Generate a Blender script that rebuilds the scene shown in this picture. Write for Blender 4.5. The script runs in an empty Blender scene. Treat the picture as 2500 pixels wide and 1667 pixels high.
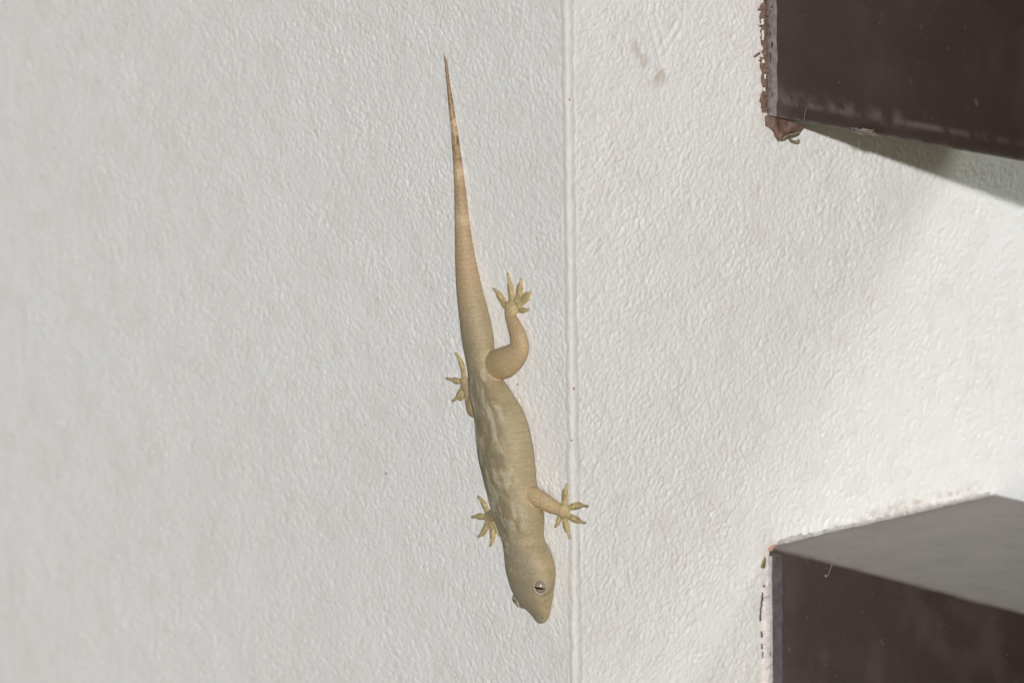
import bpy, bmesh, math
import numpy as np
from mathutils import Vector, Matrix
from mathutils.bvhtree import BVHTree

# ------------------------------------------------------------------ camera
PW, PH = 2500, 1667                      # the photograph's pixels, used to turn pixels into directions
FPX = 13989.0
PITCH, ROLL, ALPHA = math.radians(12.11), math.radians(-0.89), math.radians(49.9)
DIST = 1.19
fw = np.array([0, math.cos(PITCH), -math.sin(PITCH)])
_up = np.array([0, math.sin(PITCH), math.cos(PITCH)])
_rt = np.array([1.0, 0, 0])
CR = _rt * math.cos(ROLL) + _up * math.sin(ROLL)
CU = -_rt * math.sin(ROLL) + _up * math.cos(ROLL)


def ray(px, py):
    return fw + CR * (px - PW / 2) / FPX - CU * (py - PH / 2) / FPX


CAM = -DIST * ray(1394.5, 833.5)         # the wall's corner edge is the z axis
sc = bpy.context.scene
col = sc.collection
cd = bpy.data.cameras.new('camera')
cam = bpy.data.objects.new('camera', cd)
col.objects.link(cam)
cd.sensor_width = 36.0
cd.lens = 36.0 * FPX / PW
cd.clip_start, cd.clip_end = 0.02, 500.0
cam.matrix_world = Matrix(((CR[0], CU[0], -fw[0], CAM[0]), (CR[1], CU[1], -fw[1], CAM[1]),
                           (CR[2], CU[2], -fw[2], CAM[2]), (0, 0, 0, 1)))
cd.dof.use_dof = True
cd.dof.focus_distance = 1.205
cd.dof.aperture_fstop = 16.0
sc.camera = cam
sc.cycles.blur_glossy = 0.0

# ------------------------------------------------------------------ light
SUN_EL, SUN_AZ = math.radians(14.6), math.radians(-1.5)     # azimuth: seen from the wall, + is to the camera's right
world = bpy.data.worlds.new('World')
sc.world = world
world.use_nodes = True
wn = world.node_tree
bg = wn.nodes['Background']
sky = wn.nodes.new('ShaderNodeTexSky')
sky.sky_type = 'NISHITA'
sky.sun_disc = False
sky.sun_elevation = SUN_EL
sky.sun_rotation = math.pi - SUN_AZ
sky.air_density = 0.8
sky.dust_density = 0.6
wn.links.new(sky.outputs[0], bg.inputs[0])
bg.inputs[1].default_value = 0.05
sd = bpy.data.lights.new('sun', 'SUN')
sd.energy = 2.0
sd.angle = math.radians(1.0)
sd.color = (1.0, 0.972, 0.965)
sun = bpy.data.objects.new('sun', sd)
col.objects.link(sun)
sdir = Vector((math.sin(SUN_AZ) * math.cos(SUN_EL), -math.cos(SUN_AZ) * math.cos(SUN_EL), math.sin(SUN_EL)))
sun.rotation_euler = sdir.to_track_quat('Z', 'Y').to_euler()
sun.location = sdir * 20
vs = sc.view_settings
vs.view_transform = 'Standard'
vs.look = 'None'
vs.gamma = 1.0
vs.exposure = 0.47

# ------------------------------------------------------------------ geometry helpers
LD = np.array([-math.cos(ALPHA), math.sin(ALPHA), 0])       # along the gecko's wall, away from the corner
RD = np.array([math.sin(ALPHA), math.cos(ALPHA), 0])        # along the other wall, away from the corner
NL, NR = -RD, -LD                                           # outward normals
ZD = np.array([0, 0, 1.0])


def hit(px, py, n, h=0.0):
    d = ray(px, py)
    return CAM + d * ((h - CAM @ n) / (d @ n))


def proj(P):
    v = np.asarray(P) - CAM
    z = v @ fw
    return PW / 2 + FPX * (v @ CR) / z, PH / 2 - FPX * (v @ CU) / z


def on_wall(px, py, h):
    """point at height h over the corner wall, on whichever face the pixel looks at"""
    P = hit(px, py, NL, h)
    if P @ LD < -h:
        P = hit(px, py, NR, h)
    return P


def _hash(ix, iy, seed):
    n = (ix.astype(np.int64) * 374761393 + iy.astype(np.int64) * 668265263 + seed * 974711) & 0x7fffffff
    n = ((n ^ (n >> 13)) * 1274126177) & 0x7fffffff
    n = ((n ^ (n >> 15)) * 805459861) & 0x7fffffff
    return ((n ^ (n >> 14)) & 0xffffff) / float(0xffffff)


def vnoise(x, y, seed=0):
    ix, iy = np.floor(x), np.floor(y)
    fx, fy = x - ix, y - iy
    fx = fx * fx * fx * (fx * (fx * 6 - 15) + 10)
    fy = fy * fy * fy * (fy * (fy * 6 - 15) + 10)
    a, b = _hash(ix, iy, seed), _hash(ix + 1, iy, seed)
    c, d = _hash(ix, iy + 1, seed), _hash(ix + 1, iy + 1, seed)
    return a + (b - a) * fx + (c - a) * fy + (a - b - c + d) * fx * fy


def fbm(x, y, seed=0, oct=4):
    s, amp, tot = 0.0, 1.0, 0.0
    for k in range(oct):
        s = s + amp * vnoise(x * 2 ** k + 17.3 * k, y * 2 ** k - 9.1 * k, seed + k)
        tot += amp
        amp *= 0.5
    return s / tot


def worley(x, y, seed=0):
    ix, iy = np.floor(x), np.floor(y)
    f1 = np.full(x.shape, 9.0)
    f2 = np.full(x.shape, 9.0)
    for dx in (-1, 0, 1):
        for dy in (-1, 0, 1):
            cx, cy = ix + dx, iy + dy
            d = np.hypot(cx + _hash(cx, cy, seed) - x, cy + _hash(cx, cy, seed + 71) - y)
            f2 = np.minimum(f2, np.maximum(f1, d))
            f1 = np.minimum(f1, d)
    return f1, f2


def sstep(a, b, x):
    t = np.clip((x - a) / (b - a), 0, 1)
    return t * t * (3 - 2 * t)


def link(name, me, mat, parent=None, smooth=True):
    o = bpy.data.objects.new(name, me)
    col.objects.link(o)
    if mat:
        me.materials.append(mat)
    if smooth:
        me.polygons.foreach_set('use_smooth', np.ones(len(me.polygons), dtype=bool))
    if parent:
        o.parent = parent
        o.matrix_parent_inverse = Matrix.Translation(-parent.location)
    return o


def thing(name, label, cat, loc, group=None):
    o = bpy.data.objects.new(name, None)
    col.objects.link(o)
    o.empty_display_size = 0.01
    o.location = Vector(loc)
    o['label'], o['category'], o['kind'] = label, cat, 'thing'
    if group:
        o['group'] = group
    return o


def grid_mesh(name, P):
    """P: (n, m, 3) array of points -> quad mesh"""
    n, m = P.shape[:2]
    idx = np.arange(n * m).reshape(n, m)
    q = np.stack([idx[:-1, :-1], idx[1:, :-1], idx[1:, 1:], idx[:-1, 1:]], -1).reshape(-1, 4)
    me = bpy.data.meshes.new(name)
    me.vertices.add(n * m)
    me.vertices.foreach_set('co', P.reshape(-1).astype(np.float32))
    me.loops.add(q.size)
    me.loops.foreach_set('vertex_index', q.reshape(-1).astype(np.int32))
    me.polygons.add(len(q))
    me.polygons.foreach_set('loop_start', np.arange(0, q.size, 4, dtype=np.int32))
    me.update(calc_edges=True)
    me.validate()
    return me


def tube(pts, ra, rb, side, out, seg=14, cap=True):
    """closed tube through pts; ra along side[i], rb along out[i] -> (verts, faces)"""
    pts = np.asarray(pts)
    n = len(pts)
    t = np.linspace(0, 2 * math.pi, seg, endpoint=False)
    V = (pts[:, None, :] + np.cos(t)[None, :, None] * (np.asarray(ra)[:, None] * side)[:, None, :]
         + np.sin(t)[None, :, None] * (np.asarray(rb)[:, None] * out)[:, None, :]).reshape(-1, 3)
    F = []
    for i in range(n - 1):
        for k in range(seg):
            k2 = (k + 1) % seg
            F.append((i * seg + k, i * seg + k2, (i + 1) * seg + k2, (i + 1) * seg + k))
    F.append(tuple(range(seg))[::-1])
    F.append(tuple((n - 1) * seg + k for k in range(seg)))
    return V, F


def smooth_path(P, n):
    """Catmull-Rom resample of rows in P (k, d) to n rows"""
    P = np.asarray(P, float)
    k = len(P)
    s = np.linspace(0, k - 1, n)
    i = np.clip(np.floor(s).astype(int), 0, k - 2)
    u = (s - i)[:, None]
    p0, p1, p2, p3 = P[np.maximum(i - 1, 0)], P[i], P[i + 1], P[np.minimum(i + 2, k - 1)]
    return 0.5 * (2 * p1 + (p2 - p0) * u + (2 * p0 - 5 * p1 + 4 * p2 - p3) * u ** 2 + (3 * p1 - p0 - 3 * p2 + p3) * u ** 3)


def mesh_from(name, V, F):
    me = bpy.data.meshes.new(name)
    me.from_pydata([tuple(v) for v in V], [], F)
    me.update()
    return me


# ------------------------------------------------------------------ materials
def mat(name):
    m = bpy.data.materials.new(name)
    m.use_nodes = True
    return m, m.node_tree, m.node_tree.nodes['Principled BSDF']


def node(nt, kind, **kw):
    n = nt.nodes.new(kind)
    for k, v in kw.items():
        if k in n.inputs:
            n.inputs[k].default_value = v
        else:
            setattr(n, k, v)
    return n


def mixcol(nt, fac, a, b):
    m = nt.nodes.new('ShaderNodeMix')
    m.data_type = 'RGBA'
    for s, v in ((m.inputs[0], fac), (m.inputs[6], a), (m.inputs[7], b)):
        if hasattr(v, 'links'):
            nt.links.new(v, s)
        elif isinstance(v, (int, float)):
            s.default_value = v
        else:
            s.default_value = (*v, 1)
    return m.outputs[2]


def ramp(nt, src, lo, hi):
    r = nt.nodes.new('ShaderNodeMapRange')
    r.interpolation_type = 'SMOOTHSTEP'
    nt.links.new(src, r.inputs[0])
    r.inputs[1].default_value, r.inputs[2].default_value = lo, hi
    return r.outputs[0]


def noise(nt, scale, detail=3, rough=0.5, vec=None, dist=0.0):
    n = node(nt, 'ShaderNodeTexNoise', Scale=scale, Detail=detail, Roughness=rough, Distortion=dist)
    if vec is None:
        tc = nt.nodes.new('ShaderNodeTexCoord')
        vec = tc.outputs['Object']
    nt.links.new(vec, n.inputs['Vector'])
    return n.outputs[0]


def bump(nt, bsdf, height, strength, dist):
    b = node(nt, 'ShaderNodeBump', Strength=strength, Distance=dist)
    nt.links.new(height, b.inputs['Height'])
    nt.links.new(b.outputs[0], bsdf.inputs['Normal'])


def simple(name, rgb, rough=0.6, var=0.25, scale=900, bump_d=0.0):
    m, nt, b = mat(name)
    f = noise(nt, scale, 4, 0.6)
    c = mixcol(nt, ramp(nt, f, 0.3, 0.7), tuple(x * (1 - var) for x in rgb), tuple(min(1, x * (1 + var)) for x in rgb))
    nt.links.new(c, b.inputs['Base Color'])
    b.inputs['Roughness'].default_value = rough
    if bump_d:
        bump(nt, b, f, 0.7, bump_d)
    return m


M = {}
m, nt, b = mat('white_plaster')
big = noise(nt, 28, 3, 0.55)
mid = noise(nt, 160, 3, 0.6)
c = mixcol(nt, ramp(nt, big, 0.35, 0.7), (0.800, 0.804, 0.800), (0.79, 0.782, 0.778))
c = mixcol(nt, ramp(nt, mid, 0.55, 0.8), c, (0.775, 0.760, 0.725))
st = nt.nodes.new('ShaderNodeAttribute')
st.attribute_name = 'stain'
c = mixcol(nt, st.outputs['Fac'], c, (0.36, 0.27, 0.18))
gr = nt.nodes.new('ShaderNodeAttribute')
gr.attribute_name = 'grime'
c = mixcol(nt, gr.outputs['Fac'], c, (0.56, 0.48, 0.40))
nt.links.new(c, b.inputs['Base Color'])
b.inputs['Roughness'].default_value = 0.62
b.inputs['Specular IOR Level'].default_value = 0.3
fine = noise(nt, 2600, 3, 0.6)
bump(nt, b, fine, 0.35, 0.0001)
M['plaster'] = m


def brown(name, streak):
    m, nt, b = mat(name)
    tc = nt.nodes.new('ShaderNodeTexCoord')
    mp = node(nt, 'ShaderNodeMapping')
    mp.inputs['Scale'].default_value = (1, 1, 2.2)
    nt.links.new(tc.outputs['Object'], mp.inputs[0])
    f1 = noise(nt, 45, 4, 0.6, mp.outputs[0], 0.6)
    c = mixcol(nt, ramp(nt, f1, 0.35, 0.7), (0.030, 0.0165, 0.0125), (0.037, 0.0215, 0.017))
    f2 = noise(nt, 1500, 2, 0.5)
    c = mixcol(nt, ramp(nt, f2, 0.70, 0.78), c, (0.16, 0.12, 0.10))
    # settled dust: on top, and in the streak attribute
    geo = nt.nodes.new('ShaderNodeNewGeometry')
    sx = nt.nodes.new('ShaderNodeSeparateXYZ')
    nt.links.new(geo.outputs['True Normal'], sx.inputs[0])
    dustn = noise(nt, 130, 5, 0.65)
    mu = node(nt, 'ShaderNodeMath', operation='MULTIPLY')
    nt.links.new(ramp(nt, sx.outputs[2], 0.3, 0.9), mu.inputs[0])
    nt.links.new(ramp(nt, dustn, -0.3, 0.9), mu.inputs[1])
    c = mixcol(nt, mu.outputs[0], c, (0.215, 0.187, 0.172))
    a = nt.nodes.new('ShaderNodeAttribute')
    a.attribute_name = 'dust'
    c = mixcol(nt, a.outputs['Fac'], c, (0.20, 0.16, 0.145))
    nt.links.new(c, b.inputs['Base Color'])
    rr = node(nt, 'ShaderNodeMapRange')
    nt.links.new(dustn, rr.inputs[0])
    rr.inputs[3].default_value, rr.inputs[4].default_value = 0.36, 0.52
    nt.links.new(rr.outputs[0], b.inputs['Roughness'])
    bump(nt, b, noise(nt, 260, 3, 0.6), 0.15, 0.0003)
    b.inputs['Specular IOR Level'].default_value = 0.32
    return m


M['brown'] = brown('brown_paint', True)
M['brown_smear'] = simple('brown_smear', (0.165, 0.108, 0.083), 0.7, 0.45, 1800, 0.0005)
M['grey_seal'] = simple('grey_sealant', (0.20, 0.18, 0.18), 0.45, 0.3, 700, 0.0001)
M['dark_seal'] = simple('dark_sealant', (0.075, 0.068, 0.072), 0.4, 0.35, 500, 0.0001)
M['pale_seal'] = simple('pale_sealant', (0.42, 0.40, 0.40), 0.5, 0.2, 900, 0.0001)
M['white_caulk'] = simple('white_caulk', (0.66, 0.62, 0.60), 0.7, 0.15, 1500, 0.0002)
M['crack'] = simple('crack_grime', (0.06, 0.045, 0.04), 0.9)
M['pink_putty'] = simple('pink_putty', (0.45, 0.27, 0.20), 0.7, 0.2, 1500, 0.0002)
M['ochre'] = simple('ochre_chip', (0.22, 0.17, 0.07), 0.7, 0.3)
M['membrane'] = simple('torn_membrane', (0.125, 0.072, 0.055), 0.55, 0.4, 700, 0.0003)
M['edge'] = simple('membrane_edge', (0.27, 0.22, 0.14), 0.7, 0.3)
M['fibre'] = simple('dust_fibre', (0.36, 0.31, 0.28), 0.9)
M['rust'] = simple('rust', (0.45, 0.12, 0.03), 0.8, 0.4)
M['fleck'] = simple('dirt', (0.13, 0.10, 0.07), 0.8, 0.4)
M['flake'] = simple('ochre_flake', (0.36, 0.22, 0.08), 0.8, 0.4)
M['ground'] = simple('lawn', (0.10, 0.13, 0.05), 0.9, 0.4, 8)

# ------------------------------------------------------------------ ground and wall
ZG = -1.35
me = mesh_from('ground', [(-120, -120, ZG), (120, -120, ZG), (120, 120, ZG), (-120, 120, ZG)], [(0, 1, 2, 3)])
g = link('ground', me, M['ground'], None, False)
g['kind'] = 'structure'

# white bounce wall behind the beams, added out of frame to throw sunlight back
nw = thing('bounce_wall', 'added white bounce wall, unseen behind the beams', 'wall', (1.45, 0.75, ZG))
me = bpy.data.meshes.new('bounce_slab')
bm = bmesh.new()
bmesh.ops.create_cube(bm, size=1.0, matrix=Matrix.Translation((1.9, 0.55, ZG + 3.4)) @ Matrix.Rotation(math.radians(-48), 4, 'Z') @ Matrix.Diagonal((6.0, 0.15, 6.8, 1)))
bm.to_mesh(me)
bm.free()
link('bounce_slab', me, M['plaster'], nw, False)

hd = thing('hedge_blocker', 'added unseen leafy hedge between the beams and the white boundary wall', 'blocker', (1.1, 0.45, ZG))  # leafy mass added out of frame to keep low light angles dark
rng = np.random.default_rng(3)
NLV = 9000
hx, hy, hz = rng.uniform(-2.2, 2.2, NLV), 0.16 * np.tanh(rng.normal(size=NLV) * 1.5), rng.uniform(ZG, 0.72, NLV)
ca_, sa_ = math.cos(math.radians(-48)), math.sin(math.radians(-48))
cen_ = np.stack([1.15 + hx * ca_ - hy * sa_, 0.42 + hx * sa_ + hy * ca_, hz], 1)
t1 = rng.normal(size=(NLV, 3)); t1 /= np.linalg.norm(t1, axis=1)[:, None]
t2 = np.cross(t1, rng.normal(size=(NLV, 3))); t2 /= np.linalg.norm(t2, axis=1)[:, None]
lv = np.stack([cen_ - t1 * .035, cen_ + t2 * .02, cen_ + t1 * .045, cen_ - t2 * .02], 1).reshape(-1, 3)
me = bpy.data.meshes.new('blocker_leaves')
me.from_pydata(lv.tolist(), [], [(4 * i, 4 * i + 1, 4 * i + 2, 4 * i + 3) for i in range(NLV)])
fo = link('blocker_leaves', me, simple('blocker_leaf', (0.035, 0.065, 0.02), 0.5, 0.4, 6), hd, False)
fo['kind'] = 'stuff'
bm = bmesh.new()
bmesh.ops.create_cube(bm, size=1.0, matrix=Matrix.Translation((1.15, 0.42, (ZG + 0.68) / 2)) @ Matrix.Rotation(math.radians(-48), 4, 'Z') @ Matrix.Diagonal((4.3, 0.2, 0.68 - ZG, 1)))
me = bpy.data.meshes.new('blocker_core')
bm.to_mesh(me)
bm.free()
link('blocker_core', me, simple('blocker_core_green', (0.02, 0.03, 0.012), 0.9), hd, False)

# a satin metal shutter added out of view to mirror the sun down behind the beams
ps = thing('sun_reflector', 'satin metal shutter added out of view in front of the white bounce wall', 'reflector', (2.10, 0.20, 1.3))
tgt = Vector(RD * 0.115 + ZD * -0.01)
pc = Vector((1.90, 0.097, 1.715))
hn = (sdir + (tgt - pc).normalized()).normalized()
me = bpy.data.meshes.new('reflector_panel')
bm = bmesh.new()
rot = hn.to_track_quat('Z', 'Y').to_matrix().to_4x4()
bmesh.ops.create_cube(bm, size=1.0, matrix=Matrix.Translation(pc) @ rot @ Matrix.Diagonal((0.9, 0.9, 0.03, 1)))
bm.to_mesh(me)
bm.free()
m, nt, b = mat('satin_metal')
c = mixcol(nt, noise(nt, 14, 3, 0.6), (0.80, 0.90, 0.87), (0.84, 0.93, 0.90))
nt.links.new(c, b.inputs['Base Color'])
b.inputs['Metallic'].default_value = 1.0
b.inputs['Roughness'].default_value = 0.315
link('reflector_panel', me, m, ps, False)

# unseen roof added to block the sky over the camera's side of the beams (the space behind them is open to the sky)
pr = thing('sky_blocking_roof', 'added unseen flat roof blocking the sky over the near side of the wall corner', 'roof', (0, 0, 0.95))
V = [RD * u + NR * n + ZD * z for z in (0.951, 1.03) for u, n in ((0.10, -1.6), (0.10, 5.0), (-2.0, 5.0), (-2.0, -1.6))]
me = mesh_from('roof_slab', V, [(0, 1, 2, 3), (7, 6, 5, 4), (0, 4, 5, 1), (1, 5, 6, 2), (2, 6, 7, 3), (3, 7, 4, 0)])
link('roof_slab', me, simple('roof_timber', (0.22, 0.15, 0.10), 0.6, 0.2, 12), pr, False)

wall = thing('plastered_wall', 'white rough-plastered outside corner of a wall with the gecko on it', 'wall', (0, 0, ZG))


def wall_height(x, z, seed):
    """relief of the trowelled, painted plaster in metres; x, z in metres"""
    X, Z = x * 1000, z * 1000
    wx = X + 1.1 * (vnoise(X * 0.55, Z * 0.55, seed + 5) - 0.5) + 0.5 * (vnoise(X * 1.7, Z * 1.7, seed + 6) - 0.5)
    wz = Z + 1.1 * (vnoise(X * 0.55 + 40, Z * 0.55, seed + 7) - 0.5) + 0.5 * (vnoise(X * 1.7 + 40, Z * 1.7, seed + 8) - 0.5)
    a = wx * 0.80 + wz * 0.60           # lumps lean along one trowel direction
    c = -wx * 0.60 + wz * 0.80
    f1, f2 = worley(a * 0.86, c * 1.0, seed)
    lump = 1 - np.minimum(f1 * 1.15, 1) ** 2
    crease = sstep(0.0, 0.22, f2 - f1)
    g1, g2 = worley(a * 1.7, c * 2.0, seed + 3)
    small = 1 - np.minimum(g1 * 1.1, 1) ** 2
    amp = 0.5 + 0.9 * fbm(X * 0.13, Z * 0.13, seed + 9, 3)
    h = amp * (0.20 * lump * (0.45 + 0.55 * crease) + 0.13 * small) + 0.14 * fbm(X * 0.9, Z * 0.9, seed + 11, 4)
    h = h + 0.16 * fbm(X * 0.09, Z * 0.09, seed + 20, 3)
    return h * 0.001


def fine_axis(lo, hi, step, far_lo, far_hi):
    mid_ = np.arange(lo, hi + step / 2, step)
    a = np.concatenate([far_lo, mid_, far_hi])
    return np.unique(a.round(7))


ZLO, ZHI, STEP = -0.135, 0.072, 0.00029
zax = fine_axis(ZLO, ZHI, STEP, np.array([ZG - 0.02, -1.0, -0.6, -0.3, -0.18, -0.15]), np.array([0.085, 0.11, 0.2, 0.5, 0.95]))
SLAT_U0, SLAT_U1 = 0.0553, 0.1246
SLAT_LOW, SLAT_UP = -0.0534, 0.0405


def stain_map(u, z, right):
    s = np.zeros_like(u)
    gmap = np.zeros_like(u)
    U_, Z_ = u * 1000, z * 1000
    brk = fbm(U_ * 0.9, Z_ * 0.9, 51, 4)
    if right:
        def blob(px, py, ru, rz, k, rot=0.0):
            P = hit(px, py, NR)
            du, dz = (u - P @ RD) * 1000, (z - P[2]) * 1000
            d = np.hypot((du * math.cos(rot) + dz * math.sin(rot)) / ru, (-du * math.sin(rot) + dz * math.cos(rot)) / rz)
            return k * sstep(1.15, 0.35, d + 1.1 * (brk - 0.5))
        for a in ((1551, 122, 1.2, 2.6, .30, .35), (1568, 147, 1.3, 1.8, .36, .35), (1609, 186, 1.7, 1.9, .42, 0.3),
                  (1600, 205, 1.8, 1.2, .22, 0)):
            s = np.maximum(s, blob(*a))
        # dirty line over the lower beam, and the sandy rubbed strip beside both beams
        dz = Z_ - SLAT_LOW * 1000
        along = sstep(76, 92, U_) * sstep(126, 112, U_)
        s = np.maximum(s, 0.50 * along * sstep(0.5, 1.6, dz) * sstep(4.2, 2.0, dz) * sstep(0.46, 0.66, brk))
        s = np.maximum(s, 0.16 * sstep(2.2, 0.6, dz) * (dz > -1) * sstep(0.42, 0.6, brk) * (U_ > 54) * (U_ < 84))
        du = SLAT_U0 * 1000 - U_
        strip = sstep(6.0, 1.0, du + 3 * (brk - .5)) * (du > -1)
        gmap = np.maximum(gmap, 0.42 * strip * sstep(37, 42, Z_) * sstep(0.3, 0.7, brk + 0.1))
        gmap = np.maximum(gmap, 0.30 * strip * sstep(-47, -52, Z_) * sstep(0.3, 0.7, brk + 0.1))
        gmap = np.maximum(gmap, 0.10 * sstep(0.55, 0.75, fbm(U_ * 0.25, Z_ * 0.25, 81, 3)))
    else:
        gmap = np.maximum(gmap, 0.09 * sstep(0.55, 0.75, fbm(U_ * 0.2, Z_ * 0.2, 83, 3)))
    # pin-prick dark pores
    f1, _ = worley(U_ * 0.16, Z_ * 0.16, 91)
    s = np.maximum(s, 0.55 * sstep(0.035, 0.015, f1))
    return np.clip(s, 0, 1), np.clip(gmap, 0, 1)


def wall_face(u_hi, dirv, nrm, seed, far, gain):
    uax = fine_axis(0.0009, u_hi, STEP, np.array([]), np.array(far))
    Ug, Zg_ = np.meshgrid(uax, zax, indexing='ij')
    fade = sstep(0.0010, 0.0020, Ug) * sstep(u_hi + 0.0005, u_hi - 0.004, Ug) * sstep(ZLO - 0.0005, ZLO + 0.004, Zg_) * sstep(ZHI + 0.0005, ZHI - 0.004, Zg_)
    h = wall_height(Ug, Zg_, seed) * gain
    if seed == 2:      # a raised trowel line that wanders down from the top, ending in a knob
        for pl in (((1590, 0), (1588, 40), (1600, 80), (1612, 118), (1617, 150)), ((1655, 60), (1632, 100), (1612, 128))):
            pts = [hit(x, y, NR) for x, y in pl]
            dmin = np.full(Ug.shape, 9.0)
            for A, B in zip(pts[:-1], pts[1:]):
                ax, az, bx, bz = A @ RD, A[2], B @ RD, B[2]
                t = np.clip(((Ug - ax) * (bx - ax) + (Zg_ - az) * (bz - az)) / ((bx - ax) ** 2 + (bz - az) ** 2), 0, 1)
                dmin = np.minimum(dmin, np.hypot(Ug - ax - t * (bx - ax), Zg_ - az - t * (bz - az)))
            h = h + 0.00006 * np.exp(-(dmin / 0.0007) ** 2) - 0.00010 * np.exp(-((dmin - 0.0010) / 0.0004) ** 2)
    h = 0.00022 + (h - 0.00022) * fade
    P = Ug[..., None] * dirv + Zg_[..., None] * ZD + h[..., None] * nrm
    me = grid_mesh('wall_face', P)
    s, gm = stain_map(Ug, Zg_, seed == 2)
    for nm, arr in (('stain', s), ('grime', gm)):
        at = me.attributes.new(nm, 'FLOAT', 'POINT')
        at.data.foreach_set('value', (arr * (fade > 0)).reshape(-1).astype(np.float32))
    o = link('wall_face', me, M['plaster'], wall)
    if np.cross(dirv, ZD) @ nrm < 0:
        me.flip_normals()
    return o


wall_face(0.235, LD, NL, 1, (0.24, 0.26, 0.4, 0.9, 1.6), 0.85)
wall_face(0.150, RD, NR, 2, (0.154, 0.18, 0.26, 0.35), 1.0)

# the smooth rounded bead along the corner
zb = np.concatenate([[ZG - 0.02, -0.6, -0.2], np.arange(-0.14, 0.08, 0.0005), [0.2, 0.95]])
Zmm = zb * 1000
ph = np.linspace(-0.2, math.pi / 2 + 0.2, 30)
sq = lambda v: np.sign(v) * np.abs(v) ** (2 / 3.0)
bw = 1.32 + 0.30 * (fbm(Zmm * 0.35, Zmm * 0 + 3.3, 31, 3) - 0.5) * 2 + 0.14 * (vnoise(Zmm * 1.6, Zmm * 0, 33) - .5)
zt = hit(1388, 131, NL)[2] * 1000
bw = bw + 0.22 * np.exp(-((Zmm - zt - 0.9) / 0.9) ** 2) - 0.2 * np.exp(-((Zmm - zt + 1.2) / 1.0) ** 2)
bump_ = 0.22 * (fbm(Zmm[:, None] * 0.7 + 0 * ph, ph[None] * 1.1 + 0 * Zmm[:, None], 35, 3) - 0.5)
w1, w2 = worley(Zmm[:, None] * 1.1 + 0 * ph, ph[None] * 1.5 + 0 * Zmm[:, None], 37)
stip = 0.22 * (1 - np.minimum(w1 * 1.1, 1) ** 2) * (0.35 + 0.65 * sstep(25, -40, Zmm))[:, None] * (0.4 + fbm(Zmm * 0.12, Zmm * 0, 38, 2))[:, None]
rad = (bw[:, None] + bump_ + stip) * 0.001
ctr = (0.27 - 1.0 * bw[:, None, None]) * 0.001 * (NL + NR)[None, None]
P = ctr + zb[:, None, None] * ZD + rad[..., None] * (sq(np.cos(ph))[None, :, None] * NL + sq(np.sin(ph))[None, :, None] * NR)
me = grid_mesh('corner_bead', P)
link('corner_bead', me, simple('dimmed_bead', (0.68, 0.672, 0.655), 0.85, 0.04, 500, 0.0001), wall)  # bead coloured greyer than the faces to hold down its sunlit brightness
bpy.data.materials['dimmed_bead'].node_tree.nodes['Principled BSDF'].inputs['Specular IOR Level'].default_value = 0.15


def blob_mesh(name, P, nrm, tang, r1, r2, h, seed):
    """small irregular dome lying on a surface"""
    rng = np.random.default_rng(seed)
    bt = np.cross(nrm, tang)
    k = 9
    V = [P + nrm * h]
    for ring, hh in ((0.6, 0.75), (1.0, -0.1)):
        for i in range(k):
            a = 2 * math.pi * i / k
            j = 1 + 0.25 * rng.standard_normal()
            V.append(P + tang * r1 * ring * j * math.cos(a) + bt * r2 * ring * j * math.sin(a) + nrm * h * hh)
    F = [(0, 1 + i, 1 + (i + 1) % k) for i in range(k)]
    F += [(1 + i, 1 + k + i, 1 + k + (i + 1) % k, 1 + (i + 1) % k) for i in range(k)]
    return mesh_from(name, V, F)


for i, (px, py, r1, r2, mk) in enumerate(((135, 362, .55, .5, 'fleck'), (943, 1156, .35, .65, 'fleck'), (527, 126, .4, .4, 'ochre'),
                                          (828, 541, .18, .25, 'fleck'), (770, 320, .3, .3, 'ochre'), (1985, 511, .6, .35, 'flake'),
                                          (1265, 939, .45, .3, 'fleck'), (1418, 1562, .14, .22, 'fleck'), (88, 1070, .3, .3, 'fleck'))):
    if px > 1394:
        P, nn, tt = hit(px, py, NR, 0.0002), NR, RD
    else:
        P, nn, tt = hit(px, py, NL, 0.00018), NL, LD
    link('dirt_fleck', blob_mesh('dirt_fleck', P, nn, tt, r1 * .001, r2 * .001, 0.00016, i), M[mk], wall)
for i, (px, py) in enumerate(((1390, 244), (1401, 948), (1396, 1075))):
    P = CAM + ray(px, py) * 0
    d = ray(px, py)
    nb = (NL + NR) / np.linalg.norm(NL + NR)
    P = hit(px, py, nb, 0.00020)
    link('rust_spot', blob_mesh('rust_spot', P, nb, np.cross(ZD, nb), 0.00024, 0.00024, 0.00008, 40 + i), M['rust'], wall)

# ------------------------------------------------------------------ the two brown beams
FN = -RD                                   # the beams' front normal, parallel to the gecko's wall


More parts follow.
